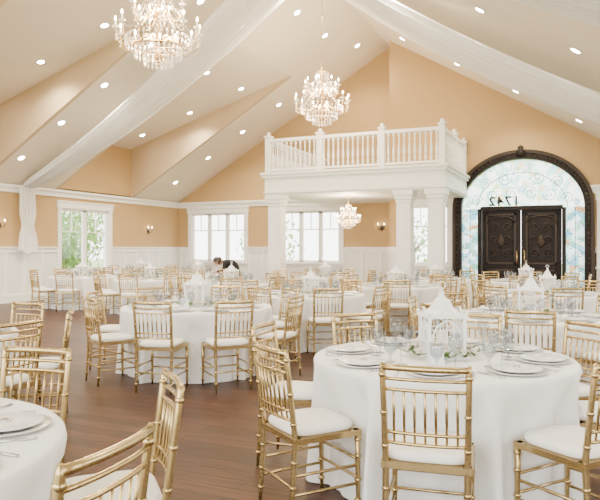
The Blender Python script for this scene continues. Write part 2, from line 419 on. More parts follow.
b.bb(DX - DW + .01, DX + DW - .01, YP, YP + .1, 0, .03, M_DARK)
lw = 1.05
for s in (-1, 1):
    x0, x1 = sorted((DX + s * .008, DX + s * lw))
    b.bb(x0, x1, YP + .0, YP + .07, .03, DSP - .04, M_DARK)
    for (p0, p1) in ((.15, .85), (1.0, 2.42)):
        fx0, fx1 = x0 + .12, x1 - .12
        for q in ((fx0, fx0 + .05, p0, p1), (fx1 - .05, fx1, p0, p1), (fx0, fx1, p0, p0 + .05), (fx0, fx1, p1 - .05, p1)):
            b.bb(q[0], q[1], YP - .04, YP, q[2], q[3], M_CARVE)
        b.bb(fx0 + .1, fx1 - .1, YP - .03, YP, p0 + .1, p1 - .1, M_DARK)
    cx = (x0 + x1) / 2
    for k in range(3):
        for t2 in (-1, 1):
            pts = [(cx + t2 * (.15 + .12 * (1 - i / 22) * cos(i * .45)), YP - .055, 1.3 + .36 * k + (.13 * (1 - i / 22)) * sin(i * .45)) for i in range(22)]
            b.tube(pts, .016, M_CARVE, 6)
    b.lathe([(.001, -.2), (.07, -.1), (.1, 0), (.07, .1), (.001, .2)], M_CARVE, 10, (cx, YP - .04, 1.63), sy=.4)
    b.tube([(DX + s * .1, YP - .02, .95), (DX + s * .1, YP - .09, 1.0), (DX + s * .1, YP - .09, 1.35), (DX + s * .1, YP - .02, 1.4)], .015, M_BRASS, 8)
    b.tube([(cx + .38 * cos(pi * i / 12), YP - .045, 2.16 + .18 * sin(pi * i / 12)) for i in range(13)], .022, M_CARVE, 6)
b.bb(DX - DW + .05, DX - 1.1, YP + .05, YP + .055, .05, DSP, M_STAIN2); b.bb(DX + DW - .05, DX + 1.1, YP + .05, YP + .055, .05, DSP, M_STAIN2)
tp = archpts(DW - .08, DR - .07, DSP)
b.add([(x, YP + .05, z) for x, z in tp], [tuple(range(len(tp)))], M_STAIN)
def scroll(cx, cz, r, s, turns=1.6, a0=0.0, th=.008):
    pts = []
    N = 26
    for i in range(N + 1):
        t = i / N; a = a0 + s * turns * 2 * pi * t; rr = r * (1 - .85 * t)
        pts.append((cx + rr * cos(a), YP + .02, cz + rr * sin(a)))
    b.tube(pts, th, M_IRON, 5)
for s in (-1, 1):
    sx = DX + s * 1.39
    b.tube([(sx, YP + .02, .05), (sx, YP + .02, DSP)], .008, M_IRON, 5)
    for k in range(6):
        z = .3 + k * .4
        scroll(sx - .11, z, .11, 1, a0=0); scroll(sx + .11, z + .18, .11, -1, a0=pi)
    for k, (ox, oz, r) in enumerate([(.25, .42, .2), (.75, .38, .2), (1.2, .25, .17), (.45, .85, .2), (.95, .7, .17), (.18, 1.15, .12), (1.42, .14, .1)]):
        scroll(DX + s * ox, DSP + oz, r, s * (1 if k % 2 else -1), a0=(pi if s > 0 else 0))
b.tube([(x, YP + .02, z) for x, z in archpts(1.2, 1.0, DSP)], .010, M_IRON, 6)
door = b.obj('door_1')
fc = bpy.data.curves.new('house_number', 'FONT'); fc.body = '1742'; fc.size = .36; fc.extrude = .012; fc.offset = .008; fc.align_x = 'CENTER'; fc.space_character = 1.2
fo = bpy.data.objects.new('house_number', fc); COL.objects.link(fo); fo.location = (DX - .45, YP - .0, DSP + .09); fo.rotation_euler = (pi / 2, 0, pi)
fc.materials.append(M_DARK); fo.parent = door

# ------------------------------------------------------------------ balcony
BX0, BX1, BY, ZB0, ZB1, ZBR = -8.0, -3.1, 15.6, 2.9, 3.5, 4.42
b = MB()
def deck(x0, x1, y0, z0, z1, mg=0):
    b.bb(x0 - mg, XS - .001, y0 - mg, YB - .002, z0, z1, M_WHITE); b.bb(XS - .001, x1 + mg, y0 - mg, YP - .002, z0, z1, M_WHITE)
deck(BX0, BX1, BY, ZB0, ZB1 - .14); deck(BX0, BX1, BY, ZB1 - .14, ZB1 - .06, .06); deck(BX0, BX1, BY, ZB1 - .06, ZB1, .1)
deck(BX0, BX1, BY, ZB0 + .04, ZB0 + .1, .03)
def baluster(x, y):
    h0 = ZB1 + .1; H = ZBR - .08 - h0
    b.lathe([(.032, 0), (.032, .12), (.018, .15), (.036, .25), (.032, .33), (.016, .5), (.02, .6), (.016, .64), (.032, .67), (.032, H)], M_WHITE, 8, (x, y, h0))
def railseg(x0, y0, x1, y1):
    L = math.hypot(x1 - x0, y1 - y0); n = int(L / .135)
    for i in range(1, n):
        baluster(x0 + (x1 - x0) * i / n, y0 + (y1 - y0) * i / n)
    if abs(x1 - x0) > abs(y1 - y0):
        b.bb(x0, x1, y0 - .05, y0 + .05, ZB1 + .05, ZB1 + .1, M_WHITE); b.bb(x0, x1, y0 - .06, y0 + .06, ZBR - .08, ZBR, M_WHITE)
    else:
        b.bb(x0 - .05, x0 + .05, y0, y1, ZB1 + .05, ZB1 + .1, M_WHITE); b.bb(x0 - .06, x0 + .06, y0, y1, ZBR - .08, ZBR, M_WHITE)
def newel(x, y):
    b.bb(x - .075, x + .075, y - .075, y + .075, ZB1, ZBR + .05, M_WHITE)
    b.bb(x - .1, x + .1, y - .1, y + .1, ZBR + .05, ZBR + .09, M_WHITE); b.ball((x, y, ZBR + .14), .055, M_WHITE)
yb = BY + .08
railseg(BX0 + .08, yb, BX1 - .08, yb); railseg(BX1 - .08, yb, BX1 - .08, YP - .01); railseg(BX0 + .08, yb, BX0 + .08, YB - .01)
for x in (BX0 + .08, (BX0 + BX1) / 2 - .85, (BX0 + BX1) / 2 + .85, BX1 - .08): newel(x, yb)
newel(BX1 - .08, YP - .1); newel(BX1 - .08, yb + 1.55)
b.obj('balcony')
def column(x, y, w=.36):
    b = MB(); h = w / 2
    b.bb(-h - .06, h + .06, -h - .06, h + .06, 0, .2, M_WHITE); b.bb(-h - .03, h + .03, -h - .03, h + .03, .2, .27, M_WHITE)
    b.bb(-h, h, -h, h, .27, ZB0 - .22, M_WHITE)
    for s in (-1, 1):
        for z0, z1 in ((.4, 1.35), (1.5, 2.5)):
            b.bb(-h + .07, h - .07, s * h, s * (h + .012), z0, z1, M_WHITE); b.bb(s * h, s * (h + .012), -h + .07, h - .07, z0, z1, M_WHITE)
    b.bb(-h - .02, h + .02, -h - .02, h + .02, ZB0 - .3, ZB0 - .24, M_WHITE)
    b.bb(-h - .04, h + .04, -h - .04, h + .04, ZB0 - .22, ZB0 - .12, M_WHITE); b.bb(-h - .07, h + .07, -h - .07, h + .07, ZB0 - .12, ZB0 - .002, M_WHITE)
    b.obj('column', (x, y, 0))
COLS = [(BX1 - .25, BY + .25), (BX1 - 1.05, BY + .25), (BX0 + .25, BY + .25)]
for c in COLS: column(*c)

# ------------------------------------------------------------------ chair
def bez(p0, p1, sag, n=6, ax=1):
    out = []
    for i in range(n + 1):
        t = i / n; p = [p0[k] + (p1[k] - p0[k]) * t for k in range(3)]; p[ax] -= sag * 4 * t * (1 - t); out.append(tuple(p))
    return out
def chair_mesh():
    b = MB(); G = M_GOLD
    def ring(p, r=.019, h=.012): b.lathe([(r * .7, -h), (r, -h * .4), (r, h * .4), (r * .7, h)], G, 8, p)
    by = lambda z: -.195 - max(0, (z - .45)) * .13 - max(0, .45 - z) * .06
    bxx = lambda z: .185 + max(0, z - .45) * .02
    for s in (-1, 1):
        zs = [0, .1, .25, .45, .6, .75, .9, .925]
        b.tube([(s * bxx(z), by(z), z) for z in zs], [.010, .013, .0155, .0165, .0155, .0145, .0145, .008], G, 8)
        for z in (.09, .2, .33, .53, .69, .87): ring((s * bxx(z), by(z), z))
        b.tube([(s * .195, .195, 0), (s * .195, .193, .1), (s * .195, .19, .3), (s * .195, .19, .445)], [.010, .013, .016, .0175], G, 8)
        for z in (.07, .18, .31, .40): ring((s * .195, .192, z), .021)
        for z in (.16, .26): b.tube([(s * .187, by(z), z), (s * .195, .192, z)], .0085, G, 6)
    for z in (.13, .23): b.tube([(-.195, .193, z + .06), (.195, .193, z + .06)], .0085, G, 6)
    b.tube([(-.186, by(.2), .2), (.186, by(.2), .2)], .0085, G, 6)
    for z, r in ((.905, .0155), (.853, .009), (.803, .009), (.60, .009), (.55, .009)):
        b.tube(bez((-bxx(z), by(z), z), (bxx(z), by(z), z), .022), r, G, 8)
    for i in range(7):
        t = (i + 1) / 8; x = (-1 + 2 * t) * .19; sg = .022 * 4 * t * (1 - t)
        b.tube([(x, by(.803) - sg, .803), (x, by(.7) - sg, .7), (x, by(.55) - sg, .55)], [.006, .0075, .006], G, 6)
    b.bb(-.205, .205, .165, .21, .425, .455, G); b.bb(-.205, .205, -.21, -.165, .425, .455, G)
    b.bb(-.21, -.165, -.2, .2, .425, .455, G); b.bb(.165, .21, -.2, .2, .425, .455, G); b.bb(-.17, .17, -.17, .17, .43, .45, G)
    prof = [(.90, .455), (1, .462), (1.02, .478), (1.0, .492), (.93, .503), (.7, .508), (.35, .511), (.01, .512)]
    n = 32; vs = []; fs = []
    for r, z in prof:
        for k in range(n):
            a = 2 * pi * k / n; ca, sa = cos(a), sin(a)
            q = (abs(ca) ** 5 + abs(sa) ** 5) ** (-1 / 5)
            vs.append((.192 * r * q * ca, .196 * r * q * sa, z))
    for i in range(len(prof) - 1):
        for k in range(n): fs.append((i * n + k, i * n + (k + 1) % n, (i + 1) * n + (k + 1) % n, (i + 1) * n + k))
    fs.append(tuple(range((len(prof) - 1) * n, len(prof) * n)))
    b.add(vs, fs, M_CUSH, True)
    return b.mesh('dining_chair')
ME_CHAIR = chair_mesh()

# ------------------------------------------------------------------ table
def table_mesh(r, gaps, seed):
    rnd = random.Random(seed); b = MB(); n = 288
    ph = [rnd.random() * 6.28 for _ in range(4)]
    def fold(a):
        return (.5 * sin(19 * a + ph[0] + .6 * sin(3 * a + ph[1])) + .3 * sin(31 * a + ph[2]) + .2 * sin(11 * a + ph[3]))
    rows = [(0.001, .762, 0, 0), (r * .5, .762, 0, 0), (r - .03, .762, 0, 0), (r - .008, .76, 0, 0), (r, .752, 0, 0), (r + .004, .73, .004, 0)]
    for z in (.68, .6, .54, .48, .4, .3, .2, .1, .03, .006):
        t = (.74 - z) / .74
        rows.append((r + .004 + .07 * t, z, .008 + .05 * t ** .6, min(1, max(0, (.72 - z) / .17))))
    vs = []; fs = []
    for rr, z, am, g in rows:
        for k in range(n):
            a = 2 * pi * k / n; ra = rr + am * fold(a)
            if g > 0:
                for ga in gaps:
                    d = (a - ga + pi) % (2 * pi) - pi
                    q = 1 - min(1, max(0, (abs(d) - .29) / .1)); q = q * q * (3 - 2 * q)
                    w = q * g
                    ra = ra * (1 - w) + (r - .085 + am * .4 * fold(a)) * w
            vs.append((ra * cos(a), ra * sin(a), z))
    for i in range(len(rows) - 1):
        for k in range(n): fs.append((i * n + k, i * n + (k + 1) % n, (i + 1) * n + (k + 1) % n, (i + 1) * n + k))
    b.add([(x, y, z) for x, y, z in vs], [tuple(reversed(f)) for f in fs], M_CLOTH, True)
    return b.mesh('banquet_table')

# ------------------------------------------------------------------ tableware
b = MB()
b.lathe([(.01, 0), (.10, 0), (.155, .008), (.165, .013), (.163, .017), (.11, .007), (.01, .006)], M_CHARGER, 40)
b.lathe([(.01, .007), (.08, .008), (.13, .022), (.135, .026), (.132, .028), (.085, .014), (.01, .013)], M_CHINA, 40)
ME_PLATE = b.mesh('dinner_plate')
b = MB()
b.box((0, 0, .012), (.16, .07, .010), M_NAPKIN); b.box((0, .002, .02), (.155, .065, .006), M_NAPKIN)
b.lathe([(.02, 0), (.024, .005), (.02, .01)], M_SILVER, 12, (0, 0, .02))
ME_NAP = b.mesh('folded_napkin')
b = MB()
def open_lathe(b, prof, mat, n=20):
    vs = [(r * cos(2 * pi * k / n), r * sin(2 * pi * k / n), z) for r, z in prof for k in range(n)]
    fs = [(i * n + k, i * n + (k + 1) % n, (i + 1) * n + (k + 1) % n, (i + 1) * n + k) for i in range(len(prof) - 1) for k in range(n)]
    b.add(vs, fs, mat, True)
open_lathe(b, [(.001, .0), (.034, 0), (.034, .002), (.006, .006), (.004, .012), (.004, .075), (.008, .085), (.03, .105), (.040, .135), (.040, .165), (.034, .2), (.033, .2)], M_GLASS)
ME_WINE = b.mesh('wine_glass')
b = MB()
open_lathe(b, [(.001, 0), (.032, 0), (.032, .002), (.008, .008), (.006, .03), (.012, .045), (.036, .07), (.041, .11), (.041, .145), (.039, .145)], M_GLASS)
b.lathe([(.001, .052), (.033, .075), (.038, .11), (.001, .1105)], M_WATER, 16)
ME_GOB = b.mesh('water_goblet')
b = MB()
b.tube([(0, -.1, .004), (0, -.02, .006), (0, .04, .006)], [.006, .0035, .005], M_SILVER, 6)
b.box((0, .052, .006), (.024, .02, .002), M_SILVER)
for k in range(4): b.box((-.0105 + k * .007, .08, .006), (.003, .04, .002), M_SILVER)
ME_FORK = b.mesh('fork')
b = MB()
b.tube([(0, -.11, .005), (0, 0, .005)], [.007, .005], M_SILVER, 6)
b.add([(-.006, 0, .004), (.008, 0, .004), (.009, .09, .004), (0, .12, .004), (-.006, .1, .004), (-.006, 0, .007), (.008, 0, .005), (.009, .09, .005), (0, .12, .005), (-.006, .1, .007)],
      [(4, 3, 2, 1, 0), (5, 6, 7, 8, 9), (0, 1, 6, 5), (1, 2, 7, 6), (2, 3, 8, 7), (3, 4, 9, 8), (4, 0, 5, 9)], M_SILVER)
ME_KNIFE = b.mesh('table_knife')

def lantern_mesh():
    b = MB(); L = M_LANT; w = .105
    b.bb(-w - .02, w + .02, -w - .02, w + .02, .0, .018, L); b.bb(-w, w, -w, w, .018, .04, L)
    for sx in (-1, 1):
        for sy in (-1, 1):
            b.bb(sx * w - .009, sx * w + .009, sy * w - .009, sy * w + .009, .04, .24, L); b.ball((sx * (w + .01), sy * (w + .01), .268), .012, L, 6)
    b.bb(-w - .018, w + .018, -w - .018, w + .018, .24, .255, L)
    for k in range(4):
        R = Matrix.Rotation(k * pi / 2, 4, 'Z')
        for s in (-1, 1):
            b.tube([(s * .085, -w, .05), (s * .085, -w, .14), (s * .06, -w, .19), (0, -w, .232)], .006, L, 6, M=R)
            b.tube([(s * .04, -w, .05), (s * .04, -w, .21)], .004, L, 5, M=R)
        b.tube([(0, -w, .05), (0, -w, .235)], .004, L, 5, M=R)
        b.tube([(-.09, -w, .1), (.09, -w, .1)], .004, L, 5, M=R); b.tube([(-.09, -w, .17), (.09, -w, .17)], .004, L, 5, M=R)
        b.tube([(-w, -w - .005, .255), (-.05, -w - .005, .262), (0, -w - .005, .30), (.05, -w - .005, .262), (w, -w - .005, .255)], .006, L, 6, M=R)
    prof = [(w + .02, .255), (.085, .268), (.06, .29), (.046, .32), (.036, .345), (.018, .355)]
    vs = [(c[0] * r, c[1] * r, z) for r, z in prof for c in ((-1, -1), (1, -1), (1, 1), (-1, 1))]
    fs = [(i * 4 + k, i * 4 + (k + 1) % 4, (i + 1) * 4 + (k + 1) % 4, (i + 1) * 4 + k) for i in range(5) for k in range(4)]
    b.add(vs, fs, L)
    b.lathe([(.02, .352), (.026, .362), (.012, .372), (.018, .385), (.006, .4), (.002, .42)], L, 12)
    b.tube([(.022 * cos(a * pi / 8), 0, .43 + .022 * sin(a * pi / 8)) for a in range(16)], .003, L, 5, closed=True)
    b.lathe([(.035, .04), (.035, .15), (.03, .153), (.004, .15)], M_WAX, 16)
    return b.mesh('centerpiece_lantern')
ME_LANT = lantern_mesh()
def flowers_mesh(seed, rad=.19):
    rnd = random.Random(seed); b = MB()
    for i in range(18):
        a = 2 * pi * i / 18 + rnd.uniform(-.15, .15); r = rad + rnd.uniform(-.01, .03); s = rnd.uniform(.026, .040); z = rnd.uniform(.02, .055)
        c = (r * cos(a), r * sin(a), z)
        if i % 4 != 3:
            b.ball(c, s * .6, M_PETAL, 6)
            for k in range(6):
                aa = k * pi / 3 + i; R = Matrix.Translation(c) @ Matrix.Rotation(aa, 4, 'Z') @ Matrix.Rotation(-.6, 4, 'Y')
                b.add([(.2 * s, -.3 * s, -.2 * s), (.9 * s, -.5 * s, .0), (1.15 * s, 0, .25 * s), (.9 * s, .5 * s, 0), (.2 * s, .3 * s, -.2 * s)], [(0, 1, 2, 3, 4)], M_PETAL, True, R)
        for k in range(6):
            aa = rnd.random() * 6.28; R = Matrix.Translation((c[0], c[1], .018)) @ Matrix.Rotation(aa, 4, 'Z') @ Matrix.Rotation(-rnd.uniform(.05, .9), 4, 'Y')
            l = rnd.uniform(.045, .085)
            b.add([(0, 0, 0), (l * .5, -l * .22, .003), (l, 0, 0), (l * .5, l * .22, .003)], [(0, 1, 2, 3)], M_LEAF, True, R)
    return b.mesh('flower_garland')
ME_FLOW = [flowers_mesh(3), flowers_mesh(5)]
b = MB(); b.add([(-.045, -.03, 0), (.045, -.03, 0), (0.045, .0, .11), (-.045, .0, .11), (-.045, .03, 0), (.045, .03, 0)], [(0, 1, 2, 3), (3, 2, 5, 4)], M_CHINA); ME_CARD = b.mesh('table_number_card')

# ------------------------------------------------------------------ tables + chairs layout  (lat, D, r, [angles deg], detail)
A = [-106, -151, 161, 112, 65, 22, -17, -60]
def even(o, n=8): return [o + 360 / n * i for i in range(n)]
tables = [
    (.90, 4.06, .81, A, 2),
    (-1.22, 7.6, .88, [-101, -64, -143, -24, 172, 128, 82, 32], 2),
    (-1.70, 2.17, .85, [-20, 21, 76, 122, 165], 2),
    (2.36, 6.55, .80, even(-110), 2),
    (-3.12, 5.1, .80, [17, -24, 65, 112, 160], 1),
    (.16, 9.6, .80, even(-80), 1),
    (3.75, 9.7, .80, even(-100), 1),
    (1.75, 11.7, .80, even(-95), 1),
    (-1.35, 12.6, .80, even(-85), 1),
    (-3.35, 14.3, .80, even(-100), 1),
    (-5.3, 15.6, .80, even(-90), 1),
    (-2.75, 17.3, .80, [45, 90, 135, 180, 225, 270, 315], 1),
    (.6, 15.2, .80, even(-75), 1),
    (4.7, 13.3, .80, even(-70), 1),
    (-4.7, 18.9, .80, even(-80), 1),
    (3.0, 14.2, .8, even(-95), 1),
]
chairs = []
tpos = [(*P(t[0], t[1]), t[2]) for t in tables]
rnd = random.Random(11)
for ti, (lat, D, r, angs, det) in enumerate(tables):
    cx, cy, _ = tpos[ti]; used = []
    cr = r + .155
    for ad in angs:
        a = radians(ad) + YAW + (rnd.uniform(-.03, .03) if det < 2 else 0)
        x, y = cx + cr * cos(a), cy + cr * sin(a)
        ok = all(math.hypot(x - q[0], y - q[1]) > .56 for q in chairs)
        ok = ok and all(k == ti or math.hypot(x - q[0], y - q[1]) > q[2] + .36 for k, q in enumerate(tpos))
        ok = ok and all(math.hypot(x - q[0], y - q[1]) > .55 for q in COLS) and XL + .4 < x < XR - .4 and y < YP - .5 and math.hypot(x, y) > .7
        if not ok: continue
        chairs.append((x, y)); used.append(a)
        inst(ME_CHAIR, 'dining_chair', (x, y, 0), a + pi / 2)
    inst(table_mesh(r, used, ti), 'banquet_table', (cx, cy, 0))
    ZT = .7625
    for a in [radians(q) + YAW for q in (angs if len(angs) >= 7 else even(angs[0]))]:
        def at(rr, off):
            return (cx + rr * cos(a) - off * sin(a), cy + rr * sin(a) + off * cos(a), ZT)
        rp = r - .21
        if not (ti == 11 and abs(math.sin((a - YAW) / 2)) < .2):
            inst(ME_PLATE, 'dinner_plate', at(rp, 0), a)
        if det == 2:
            inst(ME_NAP, 'folded_napkin', (*at(rp, 0)[:2], ZT + .006), a + .3 + pi / 2)
            inst(ME_FORK, 'fork', at(rp, -.2), a + pi / 2); inst(ME_KNIFE, 'table_knife', at(rp, .2), a + pi / 2)
        inst(ME_WINE, 'wine_glass', at(rp - .2, .1), 0)
        inst(ME_GOB, 'water_goblet', at(rp - .2, -.005), 0)
    inst(ME_LANT, 'centerpiece_lantern', (cx, cy, ZT), random.uniform(0, 1.5), scale=(1.05 if det == 2 else .95))
    inst(ME_FLOW[ti % 2], 'flower_garland', (cx, cy, ZT), ti)
    if det == 2: inst(ME_CARD, 'table_number_card', (*P(lat - .1, D - .29), ZT), YAW + .15)

# ------------------------------------------------------------------ chandeliers
def chandelier_mesh():
    b = MB(); rnd = random.Random(2)
    b.lathe([(.01, .12), (.05, .16), (.08, .22), (.03, .3), (.02, .45), (.055, .5), (.03, .56), (.018, .75), (.05, .85), (.02, .95), (.015, 1.2), (.06, 1.3), (.1, 1.34), (.03, 1.4), (.015, 1.55)], M_BRASS, 14)
    def ringc(R, z, n, r=.014, h=.035, drops=1):
        b.tube([(R * cos(2 * pi * i / 28), R * sin(2 * pi * i / 28), z) for i in range(28)], .008, M_BRASS, 5, closed=True)
        for i in range(n):
            a = 2 * pi * i / n
            for d in range(drops):
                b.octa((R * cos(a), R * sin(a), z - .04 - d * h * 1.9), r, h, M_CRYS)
    ringc(.5, .52, 36, .02, .045, 2); ringc(.36, .36, 28, .018, .045, 2); ringc(.22, .24, 18, .016, .045, 2); ringc(.1, .12, 8, .016, .05, 1)
    ringc(.34, .92, 26, .018, .045, 1); ringc(.16, 1.32, 14, .015, .04, 2)
    def string(p0, p1, n, sag, r=.011):
        for i in range(n + 1):
            t = i / n; p = [p0[k] + (p1[k] - p0[k]) * t for k in range(3)]; p[2] -= sag * 4 * t * (1 - t)
            b.octa(p, r, r * 1.3, M_CRYS)
    for tier, (n, R, z, z0) in enumerate(((12, .64, .62, .45), (8, .4, 1.0, .86))):
        for i in range(n):
            a = 2 * pi * i / n; a2 = 2 * pi * (i + 1) / n; c, s = cos(a), sin(a)
            b.tube([(R * q * c, R * q * s, z0 + dz) for q, dz in ((.05, 0), (.3, .07), (.55, -.06), (.8, -.12), (.97, -.02), (1, z - z0))], .010, M_BRASS, 6)
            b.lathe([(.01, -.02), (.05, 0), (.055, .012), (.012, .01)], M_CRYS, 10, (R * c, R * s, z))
            b.lathe([(.013, 0), (.013, .09)], M_WAX, 8, (R * c, R * s, z + .01))
            b.lathe([(.008, 0), (.018, .02), (.014, .045), (.002, .075)], M_BULB, 8, (R * c, R * s, z + .1))
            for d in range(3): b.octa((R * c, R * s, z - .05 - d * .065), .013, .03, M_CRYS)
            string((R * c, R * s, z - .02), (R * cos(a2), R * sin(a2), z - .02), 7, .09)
            string((.1 * c, .1 * s, z + .42 if tier == 0 else 1.34), (R * c * .8, R * s * .8, z0 + .02), 12, .05)
    return b.mesh('chandelier')
ME_CH = chandelier_mesh()
def chandelier(x, y, zbot, sc, ztop):
    o = inst(ME_CH, 'chandelier', (x, y, zbot), .2, scale=sc)
    b = MB(); zt = 1.55; ze = (ztop - zbot) / sc
    n = int((ze - zt) / .07)
    for i in range(n):
        z = zt + (i + .5) * (ze - zt) / n; c, s = (1, 0) if i % 2 else (0, 1)
        b.tube([(c * .016 * cos(k * pi / 4), s * .016 * cos(k * pi / 4), z + .045 * sin(k * pi / 4)) for k in range(8)], .005, M_BRASS, 4, closed=True)
    b.lathe([(.08, ze - .06), (.1, ze - .02), (.1, ze + .02)], M_BRASS, 16)
    c = b.obj('chain'); c.parent = o
    for dz in (.55, 1.0):
        l = bpy.data.lights.new('bulb_light', 'POINT'); l.energy = 300 * sc; l.color = (1, .78, .50); l.shadow_soft_size = .25
        lo = bpy.data.objects.new('bulb_light', l); COL.objects.link(lo); lo.parent = o; lo.location = (0, 0, dz)
chandelier(XA, 7.75, 4.05, .95, ZA); chandelier(XA, 14.15, 4.31, 1.0, ZA); chandelier(-5.94, 16.6, 1.95, .52, ZB0 - .03)

# ------------------------------------------------------------------ recessed downlights
dl = empty('recessed_downlights')
b = MB()
def downlight(x, y, z, nx, nz, light):
    nrm = Vector((nx, 0, nz)).normalized(); q = Vector((0, 0, -1)).rotation_difference(nrm)
    M = Matrix.Translation(Vector((x, y, z)) + nrm * .004) @ q.to_matrix().to_4x4()
    b.lathe([(.10, 0), (.10, -.012), (.08, -.014), (.075, -.004)], M_WHITE, 18, M=M, smooth=False)
    b.lathe([(.075, -.002), (.074, -.016)], M_SPOT, 18, M=M, smooth=False)
    if light:
        l = bpy.data.lights.new('downlight_lamp', 'SPOT'); l.energy = 420; l.color = (1, .86, .64); l.spot_size = radians(140); l.spot_blend = .8; l.shadow_soft_size = .07
        lo = bpy.data.objects.new('downlight_lamp', l); COL.objects.link(lo); lo.parent = dl; lo.location = Vector((x, y, z)) + nrm * .08
LN = (SL, -1); RN = (-SR, -1)
cnt = 0
for y in (18.4, 13.6, 11.8, 7.6, 6.0, 1.6):
    for i in range(6):
        x = XL + 1.0 + i * 1.32; cnt += 1; downlight(x, y, zceil(x), *LN, cnt % 3 == 0)
for y0, y1 in dorm[:3]:
    for yy in (y0 + .7, y1 - .7):
        for i in range(3):
            x = XL + 1.0 + i * 1.8; downlight(x, yy, ZD + DS * (x - XL), DS, -1, i == 1)
        downlight(XA - .9, yy, zceil(XA - .9), *LN, False)
for y in (17.4, 15.4, 11.2, 9.0, 5.2):
    for i in range(5):
        x = XA + 1.1 + i * 1.5; cnt += 1; downlight(x, y, zceil(x), *RN, cnt % 3 == 0)
o = b.obj('downlight_fixtures'); o.parent = dl

# ------------------------------------------------------------------ drapes
def drape(name, yc, xw, side, sag, wtop=1.7, w0=.28, pw=.75):
    NS, NT = 84, 40; vs = []; fs = []; b = MB()
    for i in range(NT + 1):
        t = i / NT; x = xw + (XA - xw) * t
        w = w0 + (wtop - w0) * (t ** pw)
        for k in range(NS + 1):
            s = k / NS
            z = zceil(x) - .16 - sag * (4 * t * (1 - t)) - .1 * sin(pi * s) * sin(pi * t)
            z += (.05 + .03 * (1 - t)) * (sin(s * 2 * pi * 9 + 1.2 * t) + .4 * sin(s * 2 * pi * 17)) * (1 if t > .02 else .6)
            vs.append((x, yc + (s - .5) * w + .02 * sin(s * 40), z))
    fs = [(i * (NS + 1) + k, i * (NS + 1) + k + 1, (i + 1) * (NS + 1) + k + 1, (i + 1) * (NS + 1) + k) for i in range(NT) for k in range(NS)]
    b.add(vs, fs, M_SHEER, True)
    xo = xw
    vs = []; H = zceil(xw) - .16
    for i in range(21):
        t = i / 20; z = H * (1 - t) + 1.35 * t; w = .34 + .10 * t - .12 * math.exp(-((t - .62) / .12) ** 2)
        for k in range(NS + 1):
            s = k / NS
            vs.append((xo + side * (.05 * sin(s * 2 * pi * 5 + t)), yc + (s - .5) * w * 1.5, z + .06 * sin(s * 9) * t))
    fs = [(i * (NS + 1) + k, i * (NS + 1) + k + 1, (i + 1) * (NS + 1) + k + 1, (i + 1) * (NS + 1) + k) for i in range(20) for k in range(NS)]
    b.add(vs, fs, M_SHEER, True)
    b.obj(name)
for yc in (12.7, 6.9):
    drape('ceiling_drape', yc, XL + .25, 1, .42)
    drape('ceiling_drape', yc, XR - .25, -1, .42, 3.2, .7, .5)

# ------------------------------------------------------------------ sconces
def sconce(loc, rz):
    b = MB()
    b.lathe([(.05, -.06), (.06, 0), (.05, .06)], M_IRON, 12, (0, -.02, 0), sy=.3)
    for s in (-1, 1):
        b.tube([(0, -.02, -.02), (s * .05, -.08, -.06), (s * .1, -.1, -.03), (s * .1, -.1, .03)], .009, M_IRON, 6)
        b.lathe([(.02, 0), (.025, .01)], M_IRON, 8, (s * .1, -.1, .03)); b.lathe([(.012, 0), (.012, .06)], M_WAX, 8, (s * .1, -.1, .04))
        b.lathe([(.008, 0), (.014, .015), (.002, .05)], M_BULB, 8, (s * .1, -.1, .1))
    b.tube([(0, -.03, -.05), (0, -.04, -.14)], [.012, .004], M_IRON, 6)
    b.obj('wall_sconce', loc, rz)
sconce((XL, 18.2, 2.05), pi / 2); sconce((XL, 12.0, 2.05), pi / 2); sconce((XL, 10.5, 2.05), pi / 2)
sconce((-6.0, YB, 2.1), 0)

# ------------------------------------------------------------------ bending staff member in black
def skin_obj(name, pts, edges, rads, mat, root, parent, sub=2):
    me = bpy.data.meshes.new(name); me.from_pydata(pts, edges, []); me.materials.append(mat)
    o = bpy.data.objects.new(name, me); COL.objects.link(o); o.parent = parent
    m = o.modifiers.new('skin', 'SKIN'); m.use_smooth_shade = True
    for i, r in enumerate(rads):
        me.skin_vertices[0].data[i].radius = r if hasattr(r, '__len__') else (r, r)
        me.skin_vertices[0].data[i].use_root = (i == root)
    s = o.modifiers.new('sub', 'SUBSURF'); s.levels = sub; s.render_levels = sub
    return o
px, py = P(-1.66, 17.0)
person = empty('person', (px, py, 0), YAW)
# local: faces -x, bent well forward over the table edge, knees soft
pts = [(0, 0, .86), (-.07, 0, .95), (-.17, 0, 1.02), (-.28, 0, 1.06), (-.38, 0, 1.08),
       (-.31, -.17, 1.03), (-.33, -.24, .90), (-.52, -.17, .82),
       (-.31, .17, 1.03), (-.33, .24, .90), (-.53, .16, .82),
       (0, -.1, .80), (-.08, -.13, .46), (.03, -.12, .09), (0, .1, .80), (-.08, .13, .46), (.03, .12, .09)]
ed = [(0, 1), (1, 2), (2, 3), (3, 4), (3, 5), (5, 6), (6, 7), (3, 8), (8, 9), (9, 10), (0, 11), (11, 12), (12, 13), (0, 14), (14, 15), (15, 16)]
rd = [(.15, .14), (.14, .14), (.14, .15), (.13, .15), (.06, .06), .065, .05, .038, .065, .05, .038, .09, .062, .045, .09, .062, .045]
skin_obj('clothed_body', pts, ed, rd, M_BLACK, 0, person)
b = MB()
for s in (-1, 1):
    b.lathe([(.04, 0), (.05, .03), (.04, .07), (.03, .1)], M_BLACK, 12, (.02, s * .12, 0), sx=1.0)
    b.lathe([(.05, 0), (.05, .03), (.03, .055)], M_BLACK, 12, (-.05, s * .12, 0), sx=1.7)
so = b.obj('shoes'); so.parent = person
skin_obj('neck', [(-.37, 0, 1.08), (-.46, 0, 1.10)], [(0, 1)], [.05, .048], M_SKIN, 0, person)
b = MB()
